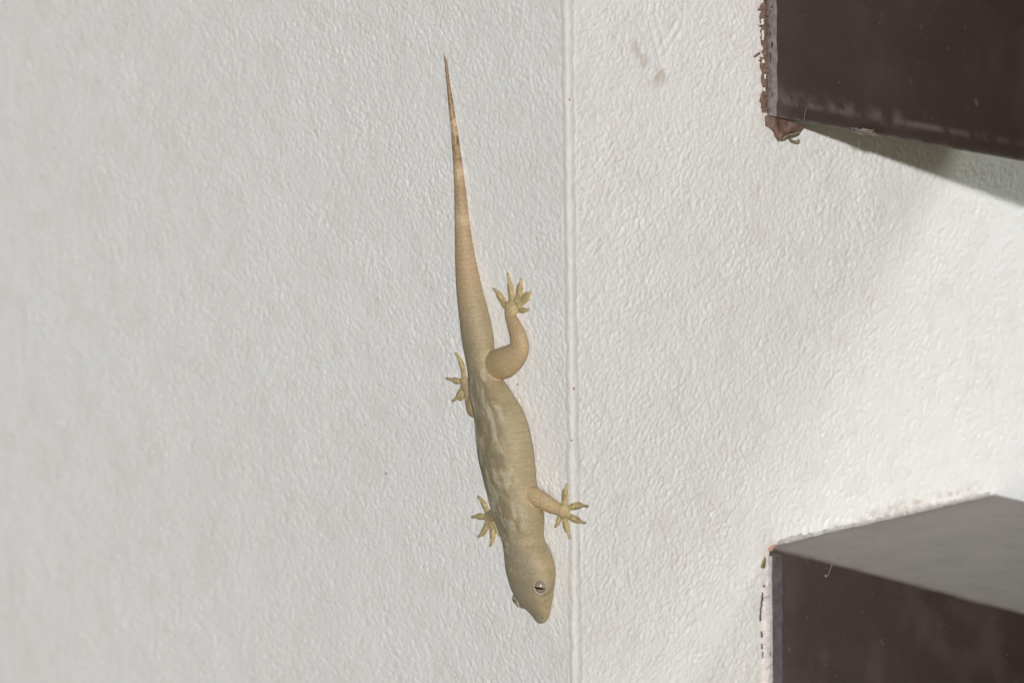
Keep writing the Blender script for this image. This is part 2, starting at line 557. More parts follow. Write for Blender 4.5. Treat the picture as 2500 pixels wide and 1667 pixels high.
def beam_body(z0, z1, dust_fn):
    """box with rounded edges, subdivided along its length; n = distance from the wall"""
    nn = np.concatenate([[-0.004], np.arange(0, 0.08, 0.0008), np.arange(0.08, 0.9001, 0.05)])
    r = 0.0009
    prof = []
    def arc(cu, cz, a0):
        for t in np.linspace(a0, a0 + math.pi / 2, 5):
            prof.append((cu + r * math.cos(t), cz + r * math.sin(t)))
    def edge(A, B, k):
        for i in range(1, k):
            t = i / k
            prof.append((A[0] + (B[0] - A[0]) * t, A[1] + (B[1] - A[1]) * t))
    u0, u1 = SLAT_U0, SLAT_U1
    arc(u1 - r, z1 - r, 0)
    edge((u1 - r, z1), (u0 + r, z1), 40)
    arc(u0 + r, z1 - r, math.pi / 2)
    edge((u0, z1 - r), (u0, z0 + r), 110)
    arc(u0 + r, z0 + r, math.pi)
    edge((u0 + r, z0), (u1 - r, z0), 20)
    arc(u1 - r, z0 + r, 1.5 * math.pi)
    edge((u1, z0 + r), (u1, z1 - r), 20)
    prof = np.array(prof + [prof[0]])
    N, U_ = np.meshgrid(nn, prof[:, 0], indexing='ij')
    _, Z_ = np.meshgrid(nn, prof[:, 1], indexing='ij')
    P = U_[..., None] * RD + Z_[..., None] * ZD + N[..., None] * NR
    w = 0.00012 * (fbm(N * 30, Z_ * 30 + U_ * 30, 61, 2) - 0.5)
    P = P + w[..., None] * FN
    me = grid_mesh('beam_body', P)
    at = me.attributes.new('dust', 'FLOAT', 'POINT')
    at.data.foreach_set('value', np.clip(dust_fn(N * 1000, U_ * 1000, Z_ * 1000), 0, 1).reshape(-1).astype(np.float32))
    bm = bmesh.new()
    bm.from_mesh(me)
    bmesh.ops.remove_doubles(bm, verts=bm.verts, dist=1e-6)
    bmesh.ops.recalc_face_normals(bm, faces=bm.faces)
    bm.to_mesh(me)
    bm.free()
    return me


def front_hit(px, py, h=0.0):
    """point on the beams' front plane (u = SLAT_U0)"""
    return hit(px, py, FN, -SLAT_U0 + h)


def dust_up(n, u, z):
    front = (u < SLAT_U0 * 1000 + 0.4)
    dz = z - SLAT_UP * 1000
    line = 4.3 - 0.012 * n + 1.2 * (vnoise(n * 0.12, n * 0, 62) - .5)
    s = 0.36 * np.exp(-((dz - line) / 0.55) ** 2) * sstep(0.25, 0.7, fbm(n * 0.5, z * 0.9, 63, 4)) * sstep(90, 45, n) * 1.4
    s += 0.34 * np.exp(-((dz - line - 1.2) / 1.3) ** 2) * sstep(0.42, 0.72, fbm(n * 0.35, z * 0.7, 64, 4)) * sstep(60, 35, n)
    s += 0.55 * sstep(1.1, 0.1, dz) * sstep(0.2, 0.7, fbm(n * 0.6, z, 65, 3))
    s += 0.16 * sstep(9, 3, n) * sstep(12, 0, dz) + 0.07 * sstep(14, 2, n)
    f1, _ = worley(n * 0.10, z * 0.12, 66)
    s += 0.5 * sstep(0.022, 0.008, f1) * (_hash(np.floor(n * 0.03), np.floor(z * 0.03), 7) > 0.5)
    s += 0.07 * sstep(.45, .75, fbm(n * 0.10, z * 0.05, 67, 4))
    return s * front


def dust_low(n, u, z):
    front = (u < SLAT_U0 * 1000 + 0.4)
    s = 0.10 * sstep(14, 4, n) + 0.12 * sstep(.5, .8, fbm(n * 0.12, z * 0.08, 68, 4))
    f1, _ = worley(n * 0.09, z * 0.11, 69)
    s += 0.5 * sstep(0.022, 0.008, f1) * (_hash(np.floor(n * 0.03), np.floor(z * 0.03), 7) > 0.5)
    top = z > SLAT_LOW * 1000 - 0.6
    e = sstep(.45, .75, fbm(n * .25, u * .1, 70, 4)) * 0.25 * top
    return s * front + e


def ribbon(name, cols, thick, nrm):
    """a raised sheet: cols = rows of pixel pairs on the front plane -> solid"""
    bmv, F = [], []
    for A, B in cols:
        bmv += [A, A + (B - A) * 0.3 + nrm * thick, A + (B - A) * 0.7 + nrm * thick, B]
    for i in range(len(cols) - 1):
        for k in range(3):
            F.append((4 * i + k, 4 * i + k + 1, 4 * i + k + 5, 4 * i + k + 4))
    return mesh_from(name, bmv, F)


def front_strip(name, z0, z1, n0, n1, wob, thick, seed, lift=0.00003):
    zs = np.linspace(z0, z1, 90)
    rng = fbm(zs * 1000 * 0.35, zs * 0, seed, 4) - 0.5
    rng2 = fbm(zs * 1000 * 0.5, zs * 0 + 7, seed + 1, 3) - 0.5
    cols = []
    for z, a, b_ in zip(zs, rng, rng2):
        base = RD * (SLAT_U0 - lift) + ZD * z
        cols.append((base + NR * (n0 + wob * 0.4 * b_), base + NR * (n1 + wob * a)))
    return ribbon(name, cols, thick, FN)


def caulk(name, pts, w, h, amp, seed, out=NR, side=RD, seg=9, base=0.0):
    """lumpy bead of filler along pts lying on the wall"""
    pts = np.asarray(pts)
    n = len(pts)
    t = np.linspace(0, math.pi, seg)
    s = np.arange(n)
    V = []
    W = w * (1 + amp * 2 * (fbm(s * 0.35, s * 0.0, seed, 4) - .5))
    Hh = h * (1 + amp * 2 * (fbm(s * 0.4, s * 0.0 + 5, seed + 1, 4) - .5))
    for i in range(n):
        for k, a in enumerate(t):
            j = 1 + amp * (vnoise(np.array(i * 0.55), np.array(k * 0.7), seed + 2) - .5)
            V.append(pts[i] - side * W[i] * math.cos(a) * j + out * (Hh[i] * math.sin(a) * j + base))
    F = [(i * seg + k, i * seg + k + 1, (i + 1) * seg + k + 1, (i + 1) * seg + k) for i in range(n - 1) for k in range(seg - 1)]
    return mesh_from(name, V, F)


def wall_pt(u, z, n=0.0):
    return RD * u + ZD * z + NR * n


def patch(name, pix, plane='wall', h=0.0004, seed=0):
    """small irregular chip given by its outline in pixels, domed"""
    V = [hit(x, y, NR, h * 0.1) if plane == 'wall' else front_hit(x, y, 0.00002) for x, y in pix]
    nrm = NR if plane == 'wall' else FN
    c = sum(V) / len(V)
    k = len(V)
    V2 = [c + (v - c) * 0.7 + nrm * h for v in V]
    F = [(i, (i + 1) % k, k + (i + 1) % k, k + i) for i in range(k)] + [tuple(range(k, 2 * k))]
    return mesh_from(name, V + V2, F)


base_n = NR * 0.02 + RD * SLAT_U0
up = thing('brown_beam', 'dark brown painted beam with a torn flap of skin hanging under its wall end', 'beam',
           wall_pt(SLAT_U0, SLAT_UP))
link('beam_body', beam_body(SLAT_UP, 0.150, dust_up), M['brown'], up)
link('sealant_strip', front_strip('sealant_strip', SLAT_UP + 0.0004, 0.149, 0.0003, 0.0037, 0.0010, 0.00016, 71), M['grey_seal'], up)
for i, (px, py, a, b_) in enumerate(((1884, 17, 3.0, 7), (1880, 27, 1.8, 2.6), (1874, 41, 2.4, 2.4), (1877, 63, 1.6, 8), (1881, 82, 3.0, 11),
                                     (1885, 110, 3.6, 16), (1882, 140, 3.0, 14), (1876, 178, 1.4, 3), (1873, 60, 1.2, 5), (1886, 232, 2, 10))):
    P = front_hit(px, py, 0.00017)
    link('bare_chip', blob_mesh('bare_chip', P, FN, NR, a * .000125, b_ * .000085, 0.00004, 80 + i), M['crack'], up)
zz = np.arange(SLAT_UP + 0.001, 0.1, 0.0005)
link('caulk_bead', caulk('caulk_bead', [wall_pt(SLAT_U0 - 0.0006, z) for z in zz], 0.0013, 0.0008, 0.55, 101, base=0.0001), M['brown_smear'], up)
for i, (px, y0, y1, w_) in enumerate(((1860, 0, 8, .35), (1861, 46, 60, .32), (1862, 74, 98, .22), (1858, 112, 124, .3), (1859, 131, 140, .22),
                                      (1863, 145, 154, .3), (1865, 214, 222, .25), (1867, 182, 192, .2))):
    pts = [hit(px + 1.0 * math.sin(k * 2.1 + i), y0 + (y1 - y0) * k / 5, NR, 0.0009) for k in range(6)]
    link('filler_crumb', caulk('filler_crumb', pts, w_ * .001, 0.0004, 0.5, 130 + i), M['white_caulk'], up)
for i, pl in enumerate((((1836, 138), (1845, 131), (1853, 126), (1856, 130), (1846, 136), (1838, 142)), ((1849, 20), (1855, 22), (1857, 26), (1846, 27)),
                        ((1848, 60), (1856, 62), (1858, 68), (1852, 67)), ((1848, 147), (1855, 143), (1858, 150), (1852, 152)))):
    link('paint_chip', patch('paint_chip', pl, 'wall', 0.0006), M['brown_smear'], up)

# the torn, folded skin under the wall end of the upper beam
cx, cy, cs = 1820, 240, 11.76
def fp(x, y, n):
    return hit(cx + x / cs, cy + y / cs, NR, n)
fl_wall = [(590, 500), (600, 700), (590, 800), (660, 830), (720, 850), (800, 910), (870, 980), (890, 1080), (940, 1150), (990, 1225), (935, 1130), (930, 900), (885, 560)]
V = [fp(x, y, 0.0007 + 0.0022 * max(0, (x - 590) / 350.0)) for x, y in fl_wall]
me = mesh_from('torn_skin', V + [v - NR * 0.0006 for v in V], [tuple(range(13)), tuple(range(25, 12, -1))] + [(i, i + 13, (i + 1) % 13 + 13, (i + 1) % 13) for i in range(13)])
link('torn_skin', me, M['membrane'], up, False)
rows = [((885, 560), (1700, 790)), ((905, 760), (1610, 905)), ((925, 900), (1570, 945)), ((932, 1030), (1430, 1015)), ((945, 1120), (1250, 1062)), ((990, 1180), (1130, 1130))]
G = np.zeros((6, 9, 3))
for i, (A, B) in enumerate(rows):
    for k in range(9):
        t = k / 8
        n = 0.0029 + 0.0035 * t - 0.0012 * math.sin(math.pi * t) * (1 - i / 8)
        G[i, k] = fp(A[0] + (B[0] - A[0]) * t, A[1] + (B[1] - A[1]) * t + 10 * math.sin(k * 2.3 + i), n)
me = grid_mesh('torn_skin', np.concatenate([G, (G - NR * 0.0004)[::-1], G[:1]], 0))
link('torn_skin', me, M['membrane'], up)
pts = np.array([G[i, 8] if i < 3 else G[min(i, 5), 8] for i in range(2, 6)])
sp = smooth_path(np.array([G[2, 8], G[3, 8], G[4, 8], G[5, 8], G[5, 4], G[5, 0]]), 24)
Vt, Ft = tube(sp, np.full(24, .00022), np.full(24, .00018), np.tile(ZD, (24, 1)), np.tile(NR, (24, 1)), 6)
link('torn_edge', mesh_from('torn_edge', Vt, Ft), M['edge'], up)
sp = smooth_path(np.array([fp(1245, 1060, .004), fp(1265, 1140, .0035), fp(1330, 1215, .003), fp(1430, 1245, .003), fp(1540, 1250, .003), fp(1520, 1195, .003)]), 22)
Vt, Ft = tube(sp, np.linspace(.00022, .0003, 22), np.linspace(.0002, .0003, 22), np.tile(ZD, (22, 1)), np.tile(NR, (22, 1)), 6)
link('curled_strand', mesh_from('curled_strand', Vt, Ft), M['edge'], up)
rng = np.random.default_rng(5)
for i in range(16):                        # fluff caught on the lower edge
    x0 = 2076 + 64 * rng.random()
    y0 = 284 + (x0 - 1871) * 0.178
    Q = [front_hit(x0 + rng.normal() * 3, y0 + 3, 0.0002)]
    for k in range(4):
        Q.append(front_hit(x0 + rng.normal() * 9, y0 - 2 - rng.random() * 11, 0.0004 + 0.001 * rng.random()))
    Q.append(front_hit(x0 + rng.normal() * 12, y0 + 2, 0.0002))
    sp = smooth_path(np.array(Q), 20)
    Vt, Ft = tube(sp, np.full(20, .00005), np.full(20, .00005), np.tile(ZD, (20, 1)), np.tile(NR, (20, 1)), 4)
    link('dust_fibre', mesh_from('dust_fibre', Vt, Ft), M['fibre'], up)
sp = smooth_path(np.array([front_hit(1971, 262, .0003), front_hit(1966, 272, .0004), front_hit(1964, 284, .0003), front_hit(1963, 297, .0002)]), 14)
Vt, Ft = tube(sp, np.full(14, .00004), np.full(14, .00004), np.tile(RD, (14, 1)), np.tile(NR, (14, 1)), 4)
link('dust_fibre', mesh_from('dust_fibre', Vt, Ft), M['fibre'], up)

low = thing('brown_beam', 'dark brown painted beam with a dusty grey top and cracked white caulk at its end', 'beam',
            wall_pt(SLAT_U0, -0.155))
link('beam_body', beam_body(-0.155, SLAT_LOW, dust_low), M['brown'], low)
link('sealant_strip', front_strip('sealant_strip', -0.154, SLAT_LOW - 0.0012, 0.0010, 0.0044, 0.0009, 0.00014, 171), M['dark_seal'], low)
link('sealant_edge', front_strip('sealant_edge', -0.154, SLAT_LOW - 0.002, -0.0004, 0.0012, 0.0004, 0.00034, 181, 0.00006), M['pale_seal'], low)
zz = np.arange(-0.13, SLAT_LOW - 0.0085, 0.00045)
taper = lambda z: 1
link('caulk_bead', caulk('caulk_bead', [wall_pt(SLAT_U0 - 0.00125 - 0.0004 * math.sin((z + .06) * 110), z) for z in zz], 0.0015, 0.0011, 0.45, 201), M['white_caulk'], low)
for i, (x0, y0, x1, y1, w_) in enumerate(((1865, 1427, 1864, 1432, .18), (1861, 1445, 1858, 1480, .17), (1857, 1480, 1855, 1515, .16), (1858, 1540, 1859, 1555, .18),
                                          (1859, 1570, 1859, 1583, .13), (1861, 1590, 1862, 1605, .12))):
    pts = [hit(x0 + (x1 - x0) * k / 7 + .6 * math.sin(k * 1.9 + i), y0 + (y1 - y0) * k / 7, NR, 0.0011) for k in range(8)]
    link('caulk_crack', caulk('caulk_crack', pts, w_ * .001, 0.00035, 0.5, 230 + i), M['crack'], low)
zz = np.arange(-0.13, SLAT_LOW - 0.018, 0.0005)
link('paint_smear', caulk('paint_smear', [wall_pt(SLAT_U0 - 0.0002, z) for z in zz], 0.0007, 0.0008, 0.6, 251), M['brown_smear'], low)
link('ochre_chip', patch('ochre_chip', ((1866, 1353), (1868, 1360), (1865, 1388), (1855, 1390), (1853, 1384), (1860, 1362)), 'wall', 0.0006), M['ochre'], low)
link('putty_dab', patch('putty_dab', ((1871, 1337), (1880, 1329), (1897, 1327), (1900, 1334), (1889, 1342), (1874, 1346)), 'wall', 0.0012), M['pink_putty'], low)
# filler line where the beam's top meets the wall
uu = np.arange(SLAT_U0 + 0.002, SLAT_U1 - 0.002, 0.0006)
link('caulk_bead', caulk('caulk_bead', [wall_pt(u, SLAT_LOW + 0.0003, 0.0) for u in uu], 0.0008, 0.0007, 0.6, 261, NR, ZD), M['pale_seal'], low)
uu = np.arange(SLAT_U0 + 0.024, SLAT_U1 - 0.006, 0.0006)
link('caulk_bead', caulk('caulk_bead', [wall_pt(u, SLAT_LOW + 0.0012 + 0.0004 * math.sin(u * 160), 0.0) for u in uu], 0.0008, 0.0005, 0.7, 266, NR, ZD), M['white_caulk'], low)
for i, (px, py) in enumerate(((2014, 1302), (2005, 1309), (2035, 1362), (2077, 1384), (2450, 1368), (2300, 1290), (2244, 1351), (2256, 1414), (2360, 1380), (2420, 1420))):
    P = hit(px, py, ZD, SLAT_LOW + 0.00002)
    link('dust_crumb', blob_mesh('dust_crumb', P, ZD, RD, .00022, .00018, .00012, 300 + i), M['fibre'], low)
sp = smooth_path(np.array([front_hit(2032, 1375, .0002), front_hit(2027, 1388, .0006), front_hit(2022, 1402, .0005), front_hit(2018, 1408, .0004), front_hit(2014, 1405, .0004)]), 16)
Vt, Ft = tube(sp, np.full(16, .00006), np.full(16, .00006), np.tile(RD, (16, 1)), np.tile(NR, (16, 1)), 4)
link('dust_fibre', mesh_from('dust_fibre', Vt, Ft), M['fibre'], low)
P = front_hit(2016, 1405, .0003)
link('dust_crumb', blob_mesh('dust_crumb', P, FN, NR, .0003, .00025, .0002, 330), M['fibre'], low)

# ------------------------------------------------------------------ the gecko
MM = 0.001
PXMM = DIST / FPX * 1000                   # millimetres per photograph pixel at the wall
# outline of head, trunk and tail: row y, left x, right x, height/width ratio
ROWS = [(125, 1082.4, 1084.0, 1.0), (140, 1083.4, 1088.6, 1.0), (157, 1085.2, 1093.3, 1.0), (186, 1088, 1097.5, .98), (215, 1090.6, 1101.3, .95), (253, 1093.7, 1107.8, .95),
        (291, 1097.9, 1112.8, .95), (329, 1101.3, 1119.3, .92), (368, 1104, 1124.6, .90), (406, 1106.3, 1130, .90), (482, 1109, 1139.5, .88), (559, 1109.9, 1148.9, .86), (620, 1110.5, 1159, .85),
        (663, 1111.6, 1168.4, .84), (707, 1113.6, 1178.8, .83), (750, 1117.5, 1190.5, .82), (793, 1122.5, 1200.5, .80), (826, 1126, 1206, .78), (850, 1130, 1207, .76),
        (880, 1136, 1211, .74), (913, 1141, 1222, .72), (934, 1142, 1238, .70), (962, 1144, 1256, .70), (1003, 1152, 1281, .70), (1041, 1158.5, 1292.3, .71), (1080, 1162, 1301, .72),
        (1118, 1166, 1305.8, .72), (1156, 1174.5, 1309, .72), (1182, 1181, 1312, .72), (1207, 1188, 1317, .72), (1227, 1192.5, 1322, .72), (1252, 1200, 1328, .72), (1277, 1207.8, 1328.5, .72),
        (1293, 1213.5, 1327.7, .72), (1308, 1219, 1329, .72), (1329, 1225.7, 1339.5, .70), (1354, 1229.5, 1350, .66), (1380, 1231.8, 1355.6, .63), (1400, 1234.5, 1356, .62), (1420, 1240, 1353, .61),
        (1443, 1247, 1350.7, .60), (1462, 1258, 1348, .60), (1479, 1271, 1345.3, .60), (1494, 1288, 1342.5, .62), (1507, 1300.5, 1338.2, .66), (1515, 1306.5, 1333, .68), (1520, 1313, 1326, .70), (1521.5, 1317, 1322.5, .7)]
R_ = np.array(ROWS)
# arc-length like resampling
nrow = 260
tt = np.concatenate([[0], np.cumsum(np.hypot(np.diff(R_[:, 0]), 0.5 * np.abs(np.diff(R_[:, 1] - R_[:, 2])) + 1))])
ts = np.linspace(0, tt[-1], nrow)
def interp(c):
    # monotone-ish cubic (PCHIP)
    x, y = tt, R_[:, c]
    h = np.diff(x); d = np.diff(y) / h
    mm = np.zeros(len(x))
    for i in range(1, len(x) - 1):
        if d[i - 1] * d[i] > 0:
            w1, w2 = 2 * h[i] + h[i - 1], h[i] + 2 * h[i - 1]
            mm[i] = (w1 + w2) / (w1 / d[i - 1] + w2 / d[i])
    mm[0], mm[-1] = d[0], d[-1]
    k = np.clip(np.searchsorted(x, ts) - 1, 0, len(h) - 1)
    u = (ts - x[k]) / h[k]
    return ((2 * u**3 - 3 * u**2 + 1) * y[k] + (u**3 - 2 * u**2 + u) * h[k] * mm[k] + (-2 * u**3 + 3 * u**2) * y[k + 1] + (u**3 - u**2) * h[k] * mm[k + 1])
ry, rl, rr, rk = interp(0), interp(1), interp(2), interp(3)
SEG = 56
th = np.linspace(0, 2 * math.pi, SEG, endpoint=False)
ct, s_ = np.cos(th), np.sin(th)
# flattened belly, rounded back
prof_b = np.sign(ct) * np.abs(ct) ** 0.92
prof_h = np.where(s_ > 0, np.abs(s_) ** 0.95, -0.80 * np.abs(s_) ** 0.75)
sec = np.zeros((nrow, 4))                  # a centre, z, half width, half height   (metres)
TV = np.zeros((nrow, SEG, 3))
for i in range(nrow):
    wpx = (rr[i] - rl[i]) / 2
    w = wpx * PXMM * MM / 0.88
    mid_px = (rl[i] + rr[i]) / 2
    for it in range(6):
        hh = w * rk[i]
        hc = hh * 0.78 + 0.00015
        if it == 0:
            Pc = hit(mid_px, ry[i], NL, hc)
            a, z = Pc @ LD, Pc[2]
        sect = (a - w * prof_b)[:, None] * LD + z * ZD + (hc + hh * prof_h)[:, None] * NL
        X, Y = proj(sect)
        xl, xr = X.min(), X.max()
        w *= (rr[i] - rl[i]) / (xr - xl)
        a += ((xl + xr) / 2 - mid_px) * PXMM * MM / math.cos(ALPHA)
        z += (Y.mean() - ry[i]) * PXMM * MM
    sec[i] = a, z, w, hh
    TV[i] = (a - w * prof_b)[:, None] * LD + z * ZD + (hc + hh * prof_h)[:, None] * NL
GV, GF = [], []
def add(V, F):
    off = sum(len(v) for v in GV)
    GV.append(np.asarray(V))
    GF.extend(tuple(int(i) + off for i in f) for f in F)
F = [(i * SEG + k, i * SEG + (k + 1) % SEG, (i + 1) * SEG + (k + 1) % SEG, (i + 1) * SEG + k) for i in range(nrow - 1) for k in range(SEG)]
F += [tuple(range(SEG))[::-1], tuple((nrow - 1) * SEG + k for k in range(SEG))]
add(TV.reshape(-1, 3), F)

limb_samples, toe_samples = [], []


def limb(pts, kflat=0.8, seg=16, n=None, store=limb_samples, walln=None):
    """pts: (px, py, height mm, half width px) -> tapered tube lying over the wall"""
    Q = smooth_path(np.array(pts, float), n or 10 * len(pts))
    C = np.array([on_wall(q[0], q[1], q[2] * MM) for q in Q])
    T = np.gradient(C, axis=0)
    T /= np.linalg.norm(T, axis=1)[:, None]
    nr = np.array([NR if (c @ LD) < -q[2] * MM else NL for c, q in zip(C, Q)])
    # blend normals where the limb goes round the corner
    for _ in range(3):
        nr[1:-1] = nr[:-2] + nr[1:-1] + nr[2:]
        nr /= np.linalg.norm(nr, axis=1)[:, None]
    side = np.cross(T, nr)
    side /= np.linalg.norm(side, axis=1)[:, None]
    out = np.cross(side, T)
    ra = np.zeros(len(Q))
    for i in range(len(Q)):
        e = 1e-4
        x0, y0 = proj(C[i]); x1, y1 = proj(C[i] + side[i] * e); x2, y2 = proj(C[i] + out[i] * e); x3, y3 = proj(C[i] + T[i] * e)
        d = np.array([x3 - x0, y3 - y0]); d /= np.linalg.norm(d)
        perp = np.array([-d[1], d[0]])
        c_ = abs(np.dot(perp, (x1 - x0, y1 - y0))) / e
        h_ = abs(np.dot(perp, (x2 - x0, y2 - y0))) / e
        ra[i] = Q[i, 3] / math.hypot(c_, kflat * h_)
    rb = ra * kflat
    # rounded ends
    V, F = tube(C, ra, rb, side, out, seg)
    V0 = C[0] - T[0] * ra[0] * 0.5
    V1 = C[-1] + T[-1] * ra[-1] * 0.6
    n_ = len(V)
    V = np.vstack([V, V0, V1])
    F = F[:-2]
    L0 = (len(C) - 1) * seg
    for k in range(seg):
        F.append((n_, (k + 1) % seg, k))
        F.append((n_ + 1, L0 + k, L0 + (k + 1) % seg))
    add(V, F)
    store.append((C, ra))


def toe(base, pad, tip, hw=7.0, hb=5.5, padlen=0.66, lift=0.0):
    hw, hb = hw * 1.30, hb * 1.1
    B, P_, T_ = (np.array(v, float) for v in (base, pad, tip))
    def at(t):
        return (1 - t) ** 2 * B + 2 * t * (1 - t) * (2 * P_ - 0.5 * (B + T_)) + t * t * T_
    q = [at(t) for t in (0, padlen * .35, padlen * .7, padlen, padlen * 1.12)]
    limb([(*q[0], .75 + lift, hb * 1.2), (*q[1], .55 + lift, (hb + hw) / 2), (*q[2], .42 + lift, hw), (*q[3], .36 + lift, hw * .85), (*q[4], .34 + lift, hw * .42)], 0.42, 12, 24, toe_samples)
    q = [at(t) for t in (padlen * .45, padlen * .8, padlen + (1 - padlen) * .55, 1.0)]
    limb([(*q[0], .75 + lift, 4.8), (*q[1], .85 + lift, 4.8), (*q[2], .75 + lift, 4.4), (*q[3], .5 + lift, 3.9)], 0.9, 10, 20, toe_samples)


# right hind leg of the picture
limb([(1176, 893, 1.6, 20), (1204, 891, 2.0, 35), (1232, 884, 2.6, 38), (1256, 868, 2.6, 31), (1268, 849, 2.4, 24), (1265, 823, 2.2, 21.5), (1256, 798, 1.8, 18.5), (1247, 774, 1.3, 14.5), (1248, 757, .95, 17.5), (1250, 744, .75, 18)], 0.66)
toe((1233, 745), (1221, 724), (1205.2, 705), 7.2, 7, .68)
toe((1249.5, 740), (1246.5, 704), (1239.6, 667), 6.8, 7, .64)
toe((1262, 738), (1268.5, 708), (1273, 680), 7.2, 6.5, .7)
toe((1264, 746), (1282, 728), (1296.3, 711.5), 8.6, 7, .74)
toe((1258, 754), (1277.5, 757.5), (1292, 754), 6.2, 6.5, .66)
# right fore leg of the picture (its toes reach round the corner)
limb([(1282, 1200, 4.2, 20), (1304, 1210, 3.6, 23), (1326, 1222, 2.9, 21.5), (1347, 1235, 2.0, 18.5), (1364, 1243, 1.3, 15.5), (1376, 1247, .9, 17), (1383, 1250, .8, 14)], 0.8)
toe((1378, 1236), (1380, 1206), (1384, 1181), 7.6, 6.5, .66)
toe((1382, 1243), (1408, 1234.5), (1435, 1235.5), 8.0, 6, .66)
toe((1380, 1254), (1405, 1268), (1429, 1276.5), 7.6, 6, .66)
toe((1375, 1259), (1384, 1287), (1390.5, 1314), 7.2, 6, .66)
toe((1368, 1256), (1363, 1272), (1355.5, 1285.5), 5.2, 5.5, .66)
# left fore leg, half behind the trunk
limb([(1232, 1228, 3.5, 19), (1214, 1246, 2.2, 17), (1202, 1257, 1.2, 14.5), (1193, 1262, .8, 13.5)], 0.75)
toe((1190, 1252), (1180, 1227), (1166.5, 1212), 6.2, 5.5, .62)
toe((1188, 1263), (1170, 1260), (1151.7, 1262.5), 7.2, 6, .62)
toe((1191, 1272), (1181.5, 1296), (1167.2, 1309.5), 6.6, 6, .66)
toe((1199, 1274), (1203, 1307), (1196.3, 1332), 6.8, 6.5, .66)
toe((1205, 1270), (1213, 1290), (1219, 1307), 6.0, 6, .7)
# left hind leg, half behind the trunk
limb([(1180, 905, 2.0, 22), (1168, 955, 2.8, 24), (1158, 998, 3.2, 20), (1150, 985, 2.3, 15), (1143, 958, 1.5, 11.5), (1136, 936, .9, 11), (1132, 928, .75, 10)], 0.8)
toe((1133, 926), (1127, 889), (1112, 862), 6.0, 5.6, .66)
toe((1131, 930), (1112, 929), (1090.5, 923), 7.0, 5.6, .62)
toe((1132, 938), (1121.5, 963), (1105, 978.7), 6.4, 5.6, .64)
toe((1136, 940), (1131, 962), (1122, 976), 5.6, 5.6, .8)

# head features: eye bulges mirrored about the head's middle plane
bv0 = BVHTree.FromPolygons([tuple(v) for v in np.vstack(GV)], GF)
EYE_PX = (1320.5, 1430.5)
d0 = Vector(ray(*EYE_PX)).normalized()
loc, nrm, _, _ = bv0.ray_cast(Vector(CAM), d0)
eloc = np.array(loc)
ei = int(np.argmin(np.abs(sec[:, 1] - eloc[2]) + (sec[:, 0] * 0 + (ry < 1300) * 9)))
ca, cz, cw, ch = sec[ei]
be = -(eloc @ LD - ca)                     # lateral offset towards the corner
he = eloc @ NL
en = np.array(nrm)
i0, i1 = int(np.argmin(np.abs(ry - 1385))), int(np.argmin(np.abs(ry - 1512)))
axd = (sec[i1, 0] - sec[i0, 0]) * LD + (sec[i1, 1] - sec[i0, 1]) * ZD
axd /= np.linalg.norm(axd)
axm = np.cross(axd, NL)
axc = sec[i1, 0] * LD + sec[i1, 1] * ZD
eyes = []
for sgn in (1, -1):
    P, n = eloc.copy(), -0.50 * LD + 0.85 * NL - 0.12 * ZD
    if sgn < 0:                            # mirror about the head's own (tilted) middle plane
        P = hit(1265, 1460, NL, he * 0.66)
        n = n - 2 * (n @ axm) * axm
    n = n / np.linalg.norm(n)
    eyes.append((P, n))
    # rounded socket swelling
    def ball(c, r, ns=14, nt_=20, sc_=(1, 1, 1)):
        V, F = [], []
        for i in range(1, ns):
            for k in range(nt_):
                p_, t_ = math.pi * i / ns, 2 * math.pi * k / nt_
                V.append(c + r * (math.sin(p_) * math.cos(t_) * LD * sc_[0] + math.sin(p_) * math.sin(t_) * ZD * sc_[1] + math.cos(p_) * NL * sc_[2]))
        for i in range(ns - 2):
            for k in range(nt_):
                F.append((i * nt_ + k, (i + 1) * nt_ + k, (i + 1) * nt_ + (k + 1) % nt_, i * nt_ + (k + 1) % nt_))
        F.append(tuple(range(nt_)))
        F.append(tuple((ns - 2) * nt_ + k for k in range(nt_))[::-1])
        add(V, F)
    ball(P - n * 0.00145, 0.00225, sc_=(1, 1.12, 1))

GVa = np.vstack(GV) * 1000.0               # millimetres while remeshing
me = mesh_from('gecko_raw', GVa, GF)
bm = bmesh.new()
bm.from_mesh(me)
bmesh.ops.recalc_face_normals(bm, faces=bm.faces)
bm.to_mesh(me)
bm.free()
raw = bpy.data.objects.new('gecko_raw', me)
col.objects.link(raw)
md = raw.modifiers.new('r', 'REMESH')
md.mode = 'VOXEL'
md.voxel_size = 0.15
md.use_smooth_shade = True
md2 = raw.modifiers.new('s', 'SMOOTH')
md2.factor = 0.5
md2.iterations = 5
dg = bpy.context.evaluated_depsgraph_get()
body = bpy.data.meshes.new_from_object(raw.evaluated_get(dg))
bpy.data.objects.remove(raw)
nv = len(body.vertices)
co = np.empty(nv * 3, np.float32)
body.vertices.foreach_get('co', co)
co = co.reshape(-1, 3).astype(float) * 0.001

# --- pigment per vertex, tone also varies from side to side
va, vz, vh = co @ LD, co[:, 2], co @ NL
order = np.argsort(sec[:, 1])
ic = lambda c: np.interp(vz, sec[order, 1], c[order])
lat = -(va - ic(sec[:, 0])) / np.maximum(ic(sec[:, 2]), 1e-5)      # -1 .. 1 across the animal
hrel = vh / np.maximum(ic(sec[:, 3]) * 1.6, 1e-5)
row = np.interp(vz, sec[order, 1], ry[order])
smm = -vz * 1000


